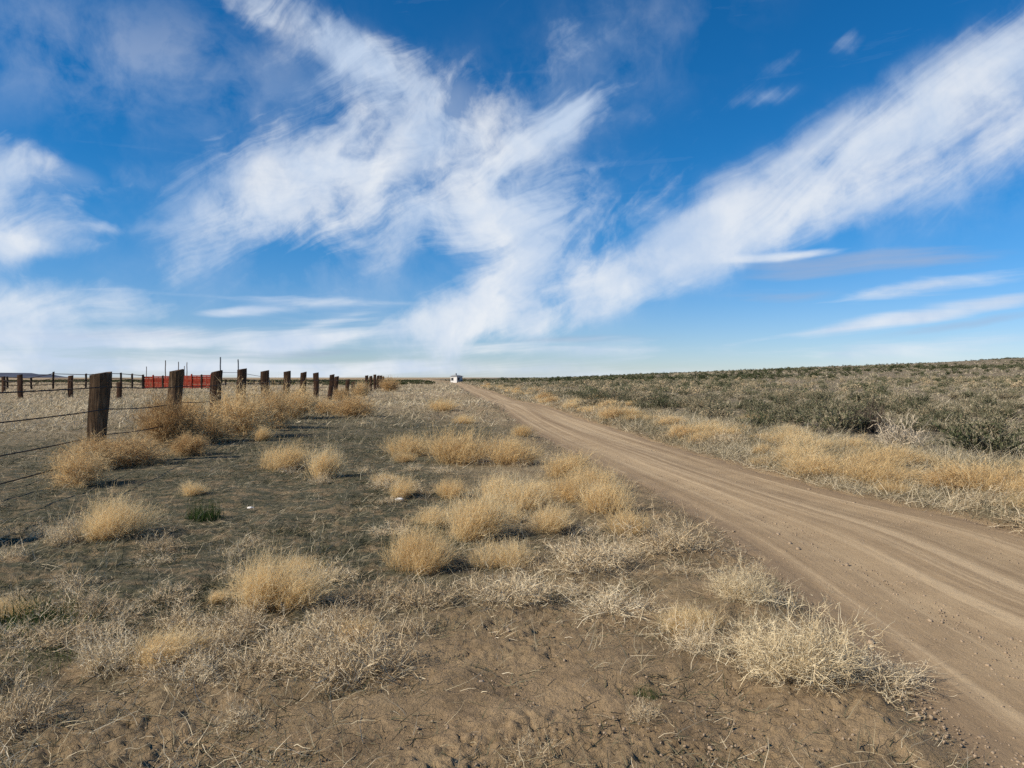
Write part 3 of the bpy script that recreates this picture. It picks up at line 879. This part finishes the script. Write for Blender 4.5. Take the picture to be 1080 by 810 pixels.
# ----------------------------------------------------------------- fences and corral
def post_mesh(seed, w, d, h, mat, taper=.0, lean=(0, 0), bury=.35, name='post', rnd=False):
    g = np.random.default_rng(seed); bm = bmesh.new()
    lv = [-bury] + list(np.linspace(0, h, 9)); rings = []
    ns = 12
    ox, oy = g.uniform(0, 9, 2)
    for i, z in enumerate(lv):
        f = max(z, 0) / h; ring = []
        for k in range(ns):
            a = 2 * math.pi * (k + .5) / ns
            c, s_ = math.cos(a), math.sin(a)
            if rnd: px, py = c * .5, s_ * .5
            else:
                m = max(abs(c), abs(s_)); p = 1 / m; rr = min(p, 1.26)      # squared section with worn corners
                px, py = c * rr * .5, s_ * rr * .5
            sc = 1 + taper * (f - .5) + g.normal(0, .012)
            top = -.03 * g.random() if i == len(lv) - 1 else 0
            ring.append(bm.verts.new((px * w * sc + lean[0] * z + .012 * math.sin(z * 4 + ox), py * d * sc + lean[1] * z + .012 * math.sin(z * 3 + oy), z + top + (.05 * px + .03 * py if i == len(lv) - 1 else 0))))
        rings.append(ring)
    for i in range(len(rings) - 1):
        for k in range(ns):
            bm.faces.new((rings[i][k], rings[i][(k + 1) % ns], rings[i + 1][(k + 1) % ns], rings[i + 1][k]))
    # worn, slightly domed top
    cv = bm.verts.new(sum((v.co for v in rings[-1]), rings[-1][0].co * 0) / ns); cv.co.z += .012
    for k in range(ns): bm.faces.new((rings[-1][k], rings[-1][(k + 1) % ns], cv))
    bm.faces.new(rings[0][::-1])
    bmesh.ops.recalc_face_normals(bm, faces=bm.faces)
    return bm_mesh(name, bm, mat)


def wire_mesh(pts, r, barbs=True, sag=.05, seed=0):
    g = np.random.default_rng(seed); bm = bmesh.new(); line = []
    for a, b in zip(pts[:-1], pts[1:]):
        a, b = np.array(a), np.array(b)
        for t in np.linspace(0, 1, 9)[:-1]:
            p = a + (b - a) * t; p[2] -= sag * 4 * t * (1 - t); line.append(p)
    line.append(np.array(pts[-1]))
    add_rod(bm, line, r, 5)
    if barbs:
        for i in range(0, len(line) - 1):
            for t in (.2, .45, .7, .95):
                p = line[i] + (line[i + 1] - line[i]) * t
                if p[1] > 30: continue
                q = g.normal(0, 1, 3); q = q / np.linalg.norm(q) * .018
                add_rod(bm, [p - q, p + q], r * .45, 4)
    return bm_mesh('wire', bm, WIRE_M)


def build_main_fence():
    root = bpy.data.objects.new('wire_fence', None); COL.objects.link(root)
    tag(root, 'old fence of thick dark railway tie posts with barbed wire running away at left', 'fence')
    # along the line x = -0.111 y + c ; (image x of the post, image y of its top, lean)
    tops = [(-300, 382, .0), (101, 393, .05), (181.5, 390, .06), (225.5, 391, .05), (253.7, 389, .02), (279.5, 391, .0), (301.5, 391.5, .03), (319.3, 392.5, .02), (333, 393, .01),
            (347.5, 395, .10), (353.5, 397, .06), (366, 400, .03), (372.5, 402.5, .0), (387, 396, -.02), (391, 396.5, .0), (395.5, 395, -.02), (398.5, 396, .02), (401.5, 396, .01), (404, 397, .0)]
    x1, y1 = spot(101, 490); sl = (450 - CU) / F; c0 = x1 - sl * y1
    root.location = (x1, y1, float(gz(x1, y1))); loc = np.array(root.location)
    heads = []
    for i, (u, vt, ln) in enumerate(tops):
        # intersect the sight line with the fence line
        k = (u - CU) / F
        y = c0 / (k - sl); x = k * y
        z = float(gz(x, y)); ztop = H - (vt - HV) / F * y
        h = max(ztop - z, .75)
        far = i > 12
        w = .30 if not far else .34
        lab = None
        mat = TIE_GREY if i in (0, 1, 2) else TIE
        me = post_mesh(40 + i, w * (1.0 if i == 1 else .95), w * .95, h, mat, .14 if i == 1 else .04, (ln, 0), .35)
        o = link('post', me, root, (x - loc[0], y - loc[1], z - loc[2])); o.rotation_euler = (0, 0, -sl + .05 * math.sin(i * 2.1))
        if i == 1: o["label"] = 'nearest thick post with a weathered brown front face'
        heads.append((x - loc[0], y - loc[1], z - loc[2], h))
    off = w / 2
    for j, zh in enumerate((1.37, .98, .52, .13)):
        pts = []
        for i, (x, y, z, h) in enumerate(heads):
            zz = min(zh, h - .08 - .03 * j) if h < 1.4 else zh
            lx = tops[i][2] * zz
            pts.append((x + .16 + lx, y, z + zz + .02 * math.sin(i * 3 + j)))
        link('wire', wire_mesh(pts, .010, True, .05 if j else .03, 60 + j), root)


def rail_fence(name, label, posts, rails, mat, w, wire=False, group=None, rnd=False, railr=.03):
    """posts: (u, v_top, v_base-ish distance, h) ; rails: heights as fraction of the post."""
    root = bpy.data.objects.new(name, None); COL.objects.link(root); tag(root, label, 'fence', group)
    P = []
    for (u, vt, y) in posts:
        x = (u - CU) / F * y; z = float(gz(x, y)); P.append((x, y, z, H - (vt - HV) / F * y - z))
    o0 = np.array(P[0][:3]); root.location = o0
    for i, (x, y, z, h) in enumerate(P):
        me = post_mesh(int(posts[i][0] * 7) % 9000 + 5, w, w, max(h, .5), mat, 0, (.03 * math.sin(i * 5), .02 * math.sin(i * 3)), .3, rnd=rnd)
        link('post', me, root, np.array((x, y, z)) - o0)
    for fr in rails:
        pts = [(x - o0[0], y - o0[1] - w * .5 - (0 if wire else railr), z - o0[2] + 1.45 * fr if wire else z - o0[2] + min(h, 2.2) * fr) for (x, y, z, h) in P]
        bm = bmesh.new()
        if wire:
            bm.free(); link('wire', wire_mesh(pts, .012, False, .05), root)
        else:
            add_rod(bm, pts, railr, 6); link('rail', bm_mesh('rail', bm, mat), root)
    return root


def build_corral():
    # short stout posts in the pale grass behind the main fence
    rail_fence('wire_fence', 'short dark posts standing in pale grass behind the main fence', [(-40, 398, 55), (4, 397, 78), (21.5, 395, 56), (74, 396, 57), (125.5, 403, 54)], (.85, .45), TIE, .29, True)
    # tall corral fence
    rail_fence('corral_fence', 'tall dark corral fence with pole rails left of the red boards', [(-20, 394, 104), (8, 397, 104), (33, 398, 104), (56, 392, 104), (90.5, 394, 104), (117, 392, 104), (128, 393, 105), (139.5, 394, 106), (150.5, 395, 100)],
               (.30, .62, .93), DARKW, .27, rnd=True, railr=.05)
    rail_fence('corral_fence', 'low far fence of small posts right of the red boards', [(238, 400, 125), (262, 401, 150), (268, 401, 150), (274, 402, 152), (281, 402, 154), (288, 401, 156), (296, 402, 158), (306, 401, 160)], (.4, .85), DARKW, .26, rnd=True, railr=.035)
    rail_fence('corral_gate', 'pipe gate frame with two tall uprights right of the red boards', [(232.5, 376.5, 92), (252, 379, 96), (284, 398, 100)], (.35, .62, .95), STEEL, .15, rnd=True, railr=.028)
    # red board fence
    root = bpy.data.objects.new('red_board_fence', None); COL.objects.link(root)
    tag(root, 'bright red board corral fence behind the wire fence at left', 'fence')
    A = np.array([(151.5 - CU) / F * 100, 100.0]); B = np.array([(223 - CU) / F * 98, 98.0])
    z = float(gz(A[0], A[1])); root.location = (A[0], A[1], z)
    L = np.linalg.norm(B - A); dv = (B - A) / L; ang = math.atan2(dv[1], dv[0])
    root.rotation_euler = (0, 0, ang)
    zb = float(gz(B[0], B[1])) - z
    n = 7; seg = L / n
    g = np.random.default_rng(3)
    for i in range(n):
        bm = bmesh.new(); x0 = i * seg + .01; x1 = (i + 1) * seg - .01
        htop = 1.62 + .22 * (i / n)
        m = 11; hb = (htop - .16) / m
        for k in range(m):
            zc = .16 + hb * (k + .5)
            add_box(bm, ((x0 + x1) / 2, 0, zc + g.normal(0, .008)), (x1 - x0, .05, hb - .015))
        add_box(bm, ((x0 + x1) / 2, .055, .16 + (htop - .16) / 2), (.09, .04, htop - .2))
        link('board_panel', bm_mesh('board_panel', bm, RED_M), root)
    for i in range(n + 1):
        hp = 1.70 + .24 * i / n + (.1 if i % 2 else 0)
        link('post', post_mesh(900 + i, .17, .17, hp, DARKW if i % 2 == 0 else RED_M, 0, (0, 0), .3), root, (i * seg, -.03, zb * i / n))
    # tall bare poles behind the red boards
    for i, (u, vt, y, r) in enumerate([(154.5, 386.5, 106, .10), (174.3, 380, 104, .13), (188.5, 381.5, 104, .12), (194.5, 386, 112, .11), (197, 382, 110, .12)]):
        x = (u - CU) / F * y; zz = float(gz(x, y)); h = H - (vt - HV) / F * y - zz
        o = link('pole', post_mesh(950 + i, r, r, h, POLE_W, -.25, (.01 * math.sin(i * 2), 0), .4, 'pole', True), None, (x, y, zz))
        tag(o, ['shortest grey pole rising over the left end of the red fence', 'tall thick grey pole over the left part of the red fence', 'tall grey pole rising right behind the second fence post',
                'shorter grey pole of the close pair above the red fence', 'taller grey pole of the close pair above the red fence'][i], 'pole', 'bare poles above the red fence')


def build_hut():
    y = 212.0; x = (481.5 - CU) / F * y; z = float(gz(x, y)) + .0
    root = bpy.data.objects.new('hut', None); COL.objects.link(root)
    root.rotation_euler = (0, 0, R(-38))
    zt = H - (396.0 - HV) / F * y; hgt = max(zt - z, 2.2)
    root.location = (x, y, zt - hgt)
    tag(root, 'tiny white hut with one grey side where the dirt road reaches the horizon', 'building')
    W, D = 2.3, 2.3
    bm = bmesh.new()
    add_box(bm, (0, 0, hgt * .44), (W, D, hgt * .88)); link('wall', bm_mesh('wall', bm, WHITE_P), root)
    bm = bmesh.new(); add_box(bm, (W / 2 + .02, 0, hgt * .44), (.03, D * .98, hgt * .86)); link('front_boards', bm_mesh('front_boards', bm, GREY_P), root)
    bm = bmesh.new()
    pr = [(-W / 2 - .2, hgt * .882), (W / 2 + .2, hgt * .882), (W / 2 + .2, hgt * .92), (0, hgt * 1.06), (-W / 2 - .2, hgt * .92)]
    f0 = [bm.verts.new((a, -D / 2 - .2, b)) for a, b in pr]; f1 = [bm.verts.new((a, D / 2 + .2, b)) for a, b in pr]
    bm.faces.new(f0); bm.faces.new(f1[::-1])
    for i in range(5): bm.faces.new((f0[i], f1[i], f1[(i + 1) % 5], f0[(i + 1) % 5]))
    bmesh.ops.recalc_face_normals(bm, faces=bm.faces)
    rf = link('roof', bm_mesh('roof', bm, ROOF_M), root)
    bm = bmesh.new(); add_box(bm, (.3, -D / 2 + .6, hgt * 1.12), (.32, .32, hgt * .32)); link('chimney', bm_mesh('chimney', bm, ROOF_M), rf)
    for (px, py, sx, sy) in ((W / 2 + .05, -.5, .06, .8), (-.5, -D / 2 - .02, .9, .06)):
        bm = bmesh.new(); add_box(bm, (px, py, hgt * .55), (sx, sy, .9)); wd = link('window', bm_mesh('window', bm, GREY_P), root)
        bm = bmesh.new(); add_box(bm, (px + (.03 if sx < .1 else 0), py - (.03 if sy < .1 else 0), hgt * .55), (sx * (.8 if sx > .1 else 1), sy * (.8 if sy > .1 else 1), .74)); link('pane', bm_mesh('pane', bm, GLASS_D), wd)
    bm = bmesh.new(); add_box(bm, (W / 2 + .05, .65, .85), (.05, .75, 1.7)); dr = link('door', bm_mesh('door', bm, GREY_P), root)


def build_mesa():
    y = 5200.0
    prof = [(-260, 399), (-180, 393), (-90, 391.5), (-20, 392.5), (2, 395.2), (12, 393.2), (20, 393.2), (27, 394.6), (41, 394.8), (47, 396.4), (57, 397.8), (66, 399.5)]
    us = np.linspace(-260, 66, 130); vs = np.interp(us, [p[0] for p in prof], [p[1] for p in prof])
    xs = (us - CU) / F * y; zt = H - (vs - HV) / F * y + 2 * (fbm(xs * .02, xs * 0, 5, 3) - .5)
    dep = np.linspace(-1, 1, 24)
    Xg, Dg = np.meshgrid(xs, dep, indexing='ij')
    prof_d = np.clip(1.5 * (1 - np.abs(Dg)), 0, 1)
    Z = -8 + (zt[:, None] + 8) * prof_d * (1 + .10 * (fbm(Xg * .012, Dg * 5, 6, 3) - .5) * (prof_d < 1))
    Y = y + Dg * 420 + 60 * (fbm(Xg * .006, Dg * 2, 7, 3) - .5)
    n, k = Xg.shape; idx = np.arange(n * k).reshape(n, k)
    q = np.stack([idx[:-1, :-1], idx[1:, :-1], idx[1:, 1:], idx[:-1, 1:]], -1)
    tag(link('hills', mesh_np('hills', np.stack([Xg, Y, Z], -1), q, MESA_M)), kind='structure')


# ----------------------------------------------------------------- sky, sun, camera
SUN_AZ, SUN_EL = -110.0, 36.0      # degrees; azimuth from the view direction (+Y), negative to the left


def to_azel(u, v):
    gx, gzv = (u - CU) / F, (HV - v) / F
    return math.atan(gx), math.atan(gzv / math.sqrt(1 + gx * gx))


def build_sky():
    w = bpy.data.worlds.new('World'); SC.world = w; w.use_nodes = True
    w.node_tree.nodes.clear(); t = NT(w.node_tree); t.dims = '2D'
    sky = t.n('ShaderNodeTexSky', sky_type='NISHITA')
    sky.sun_disc = False; sky.sun_elevation = R(SUN_EL); sky.sun_rotation = R(SUN_AZ)
    sky.air_density = 1.0; sky.dust_density = .3; sky.ozone_density = 1.6; sky.altitude = 1400
    tc = t.n('ShaderNodeTexCoord'); D = tc.outputs['Generated']
    sx = t.n('ShaderNodeSeparateXYZ'); t.l(D, sx.inputs[0])
    az = t.math('ARCTAN2', sx.outputs[0], sx.outputs[1]); el = t.math('ARCSINE', sx.outputs[2])
    cb = t.n('ShaderNodeCombineXYZ'); t.l(az, cb.inputs[0]); t.l(el, cb.inputs[1]); cb.inputs[2].default_value = 1.0; A = cb.outputs[0]

    def warp(vec, scale, amp, seed, detail=3):
        nz = t.noise(t.mapping(vec, loc=(seed, seed * .7, 0)), scale, detail, .55, 0, out=1)
        s = t.n('ShaderNodeVectorMath', operation='SUBTRACT'); t.l(nz, s.inputs[0]); s.inputs[1].default_value = (.5, .5, .5)
        m = t.n('ShaderNodeVectorMath', operation='MULTIPLY_ADD'); t.l(s.outputs[0], m.inputs[0]); m.inputs[1].default_value = (amp[0], amp[1], 0); t.l(vec, m.inputs[2])
        return m.outputs[0]

    def strokes(vec, lst):
        acc = None
        for (u, v, hl, hw, ang, wt) in lst:
            c, s_ = math.cos(R(ang)), math.sin(R(ang))
            c0 = np.array(to_azel(u, v)); e1 = np.array(to_azel(u + hl * c * .5, v - hl * s_ * .5)) - c0; e2 = np.array(to_azel(u + hw * s_ * .5, v + hw * c * .5)) - c0
            u1 = e1 / np.linalg.norm(e1); u2 = np.array([-u1[1], u1[0]])
            q = []
            for uu, ll in ((u1, 2 * np.linalg.norm(e1)), (u2, 2 * np.linalg.norm(e2))):
                d = t.n('ShaderNodeVectorMath', operation='DOT_PRODUCT'); t.l(vec, d.inputs[0])
                d.inputs[1].default_value = (uu[0] / ll, uu[1] / ll, -(uu @ c0) / ll); q.append(d.outputs['Value'])
            e = t.math('POWER', .3679, t.math('MULTIPLY_ADD', q[1], q[1], t.math('MULTIPLY', q[0], q[0])))
            acc = t.math('MULTIPLY', e, wt) if acc is None else t.math('MULTIPLY_ADD', e, wt, acc)
        return acc

    def fibre(vec, ang, along, across, seed, dist=.6):
        # noise drawn out along one direction
        return t.noise(t.mapping(t.mapping(vec, loc=(seed, -seed, 0), rot=(0, 0, -R(ang))), scale=(along, across, 1)), 1.0, 8, .60, dist)

    def density(mask, fib, k, lo, hi, mx=1.0):
        # soft-limited mask, eaten into by the fibres so that edges fray and the inside stays streaky
        m = t.math('SUBTRACT', 1.0, t.math('POWER', 2.718, t.math('MULTIPLY', mask, -1.25)))
        e = t.math('SUBTRACT', m, t.math('MULTIPLY', t.rng(fib, .66, .36), k))
        return t.rng(e, lo, hi, 0, mx, True)

    W1 = warp(warp(A, 3.0, (.09, .06), 1.3, 2), 13, (.030, .024), 4.1, 3)
    W2 = W1; W4 = warp(A, 5.0, (.035, .028), 3.3, 3)
    W3 = warp(A, 4.0, (.06, .012), 9.2, 3)
    iso = t.noise(t.mapping(W1, loc=(3, 5, 0)), 9, 6, .6)
    mid = [(358, 185, 128, 44, 24, 1.0), (262, 226, 56, 28, 15, .7), (300, 205, 70, 40, 10, .5), (335, 40, 150, 20, -27, .75), (440, 95, 110, 52, -10, .55), (470, 85, 55, 25, -20, .35),
           (350, 250, 140, 36, 5, .32), (420, 200, 150, 60, 15, .38), (570, 140, 85, 26, 28, .75), (603, 112, 36, 14, 40, .45), (490, 170, 110, 60, 10, .55),
           (540, 228, 60, 30, 8, 2.2), (545, 300, 115, 34, 32, 1.2), (500, 345, 90, 20, 8, 1.3), (435, 346, 45, 9, 4, .5), (590, 325, 100, 42, 20, .55), (560, 262, 60, 26, 30, .4),
           (640, 130, 60, 20, 20, .18), (585, 45, 110, 30, 30, .14), (420, 140, 100, 48, 12, .28), (400, 265, 130, 40, 8, .18), (250, 165, 90, 40, 20, .25), (380, 60, 120, 34, -22, .35)]
    rgt = [(890, 172, 250, 42, 31, .72), (990, 115, 150, 50, 29, .48), (780, 232, 130, 40, 30, .70), (690, 280, 110, 26, 22, .62), (900, 215, 190, 40, 24, .42), (1060, 70, 90, 34, 35, .62),
           (1120, 110, 140, 80, 20, .5), (1010, 160, 150, 56, 26, .30), (760, 256, 140, 34, 25, .5), (896, 50, 30, 15, 20, .62), (808, 106, 30, 11, 15, .52), (830, 68, 30, 10, 25, .25), (700, 110, 70, 20, 30, .14), (640, 300, 60, 30, 10, .5)]
    lft = [(35, 215, 80, 44, 8, .95), (72, 180, 62, 22, -14, .62), (20, 258, 110, 16, -4, .62), (135, 182, 60, 16, 0, .28), (125, 242, 62, 7, 5, .36), (55, 332, 110, 24, 6, 1.8), (-60, 250, 90, 90, 0, .7)]
    low = [(200, 311, 230, 5, -3, .55), (258, 329, 46, 5, 4, .95), (318, 362, 62, 8, 9, .70), (90, 362, 230, 16, 3, 1.15), (60, 388, 280, 13, 0, .95), (290, 388, 260, 9, 0, .4), (540, 394, 800, 9, 0, .46),
           (1000, 300, 110, 9, 8, .62), (975, 333, 150, 8, 9, .95), (820, 271, 72, 5, 5, .9), (560, 366, 170, 12, 0, .55), (1040, 360, 160, 14, 4, .28), (780, 372, 200, 7, 0, .25), (330, 345, 60, 4, 14, .3)]
    gry = [(895, 277, 130, 11, 3, .85), (830, 292, 80, 5, 3, .5), (1000, 345, 130, 6, 8, .6), (800, 313, 90, 6, 1, .4), (600, 359, 80, 6, 3, .5), (120, 354, 130, 7, 0, .6), (300, 372, 120, 5, 2, .4), (60, 398, 200, 5, 0, .3)]
    fmix = lambda f, w: t.math('ADD', t.math('MULTIPLY', f, 1 - w), t.math('MULTIPLY', iso, w))
    fmix = lambda f, w: t.math('ADD', t.math('MULTIPLY', f, 1 - w), t.math('MULTIPLY', iso, w))
    fmix = lambda f, w: t.math('ADD', t.math('MULTIPLY', f, 1 - w), t.math('MULTIPLY', iso, w))
    s1, s2, s3 = strokes(W1, mid), strokes(W4, rgt), strokes(W1, lft)
    d1 = density(s1, fmix(fibre(W1, 30, 2.6, 11, 3.0, 1.3), .46), .68, -.08, .76, .92)
    d2 = density(s2, fmix(fibre(W4, 34, 2.0, 12, 8.0, 1.0), .36), .56, -.06, .84, .82)
    d3 = density(s3, fmix(fibre(W1, 10, 4.5, 12, 5.0, 1.2), .5), .56, -.04, .74, .90)
    d4 = density(strokes(W3, low), fibre(W3, 3, 3.0, 28, 6.0, .4), .44, -.05, .60, .92)
    d5 = density(strokes(W3, gry), fibre(W3, 3, 3.0, 30, 2.0, .3), .30, .0, .7, .75)
    # thin smooth veil round the denser streaks
    veil = t.rng(t.math('MULTIPLY', t.math('ADD', t.math('ADD', s1, s2), s3), t.rng(iso, .34, .60, .15, 1.0)), .02, 1.2, 0, .42, True)
    high = strokes(W2, [(150, 70, 260, 70, -10, .8), (640, 60, 150, 60, 35, .55), (330, 290, 160, 50, 0, .6), (1000, 200, 140, 50, 20, .7)])
    veil = t.math('MAXIMUM', veil, t.math('MULTIPLY', t.math('MULTIPLY', high, t.rng(iso, .36, .64, .0, 1.0)), .34))
    d3 = t.math('MAXIMUM', d3, veil)
    inv = lambda x: t.math('SUBTRACT', 1.0, x)
    cl = inv(t.math('MULTIPLY', t.math('MULTIPLY', inv(d1), inv(d2)), t.math('MULTIPLY', inv(d3), inv(d4))))
    tv = t.mix(t.rng(el, .0, .22, smooth=True), (.76, .88, 1.16), SKY_TINT)
    tint = t.mix(1.0, sky.outputs[0], tv, 'MULTIPLY')
    hs = t.n('ShaderNodeHueSaturation'); t.l(tint, hs.inputs['Color']); hs.inputs['Saturation'].default_value = SKY_SAT; hs.inputs['Value'].default_value = SKY_VAL; hs.inputs['Hue'].default_value = .5
    # cloud brightness varies a little with thickness
    soft = t.noise(W1, 7, 5, .6)
    cc = t.mix(t.rng(soft, .35, .65), tuple(x * CLOUD for x in (.60, .72, .90)), tuple(x * CLOUD for x in (.88, .92, .97)))
    c = t.mix(t.math('MULTIPLY', d5, .85), hs.outputs[0], tuple(x * CLOUD for x in (.40, .47, .64)))
    c = t.mix(cl, c, cc)
    c = t.mix(t.math('MULTIPLY', d5, .30), c, tuple(x * CLOUD for x in (.42, .48, .62)))
    bg = t.n('ShaderNodeBackground'); t.l(c, bg.inputs[0]); bg.inputs[1].default_value = SKY_STR
    o = t.n('ShaderNodeOutputWorld'); t.l(bg.outputs[0], o.inputs[0])
    w.cycles.sampling_method = 'MANUAL'; w.cycles.sample_map_resolution = 512


SKY_SAT, SKY_VAL, SKY_STR, CLOUD = 1.12, .74, .10, 7.4
SKY_TINT = (.48, .90, 1.24)

sun = bpy.data.lights.new('sun', 'SUN'); sun.energy = 5.0; sun.angle = R(.53); sun.color = (1.0, .905, .765)
so = bpy.data.objects.new('sun', sun); COL.objects.link(so)
so.rotation_euler = (R(90 - SUN_EL), 0, R(-SUN_AZ + 180))
so.location = (-30, -10, 30)

cam = bpy.data.cameras.new('camera'); co = bpy.data.objects.new('camera', cam); COL.objects.link(co)
cam.sensor_width = 36; cam.lens = 36 * F / 1080; cam.clip_end = 30000; cam.clip_start = .05
co.location = (0, 0, H); co.rotation_euler = (R(90) - (405 - HV) / F, 0, 0)
SC.camera = co

build_sky()
import os
if not os.environ.get('SKY_ONLY'):
    build_ground(); build_road(); build_cover(); build_grit(); build_plants(); build_sage()
    build_main_fence(); build_corral(); build_hut(); build_mesa()

vs = SC.view_settings
vs.view_transform = 'Standard'; vs.look = 'None'; vs.exposure = 0.35; vs.gamma = 1.0; vs.use_curve_mapping = False
SC.cycles.max_bounces = 5; SC.cycles.diffuse_bounces = 3; SC.cycles.transmission_bounces = 3; SC.cycles.glossy_bounces = 2
SC.cycles.use_denoising = False
SC.render.filter_size = 1.2
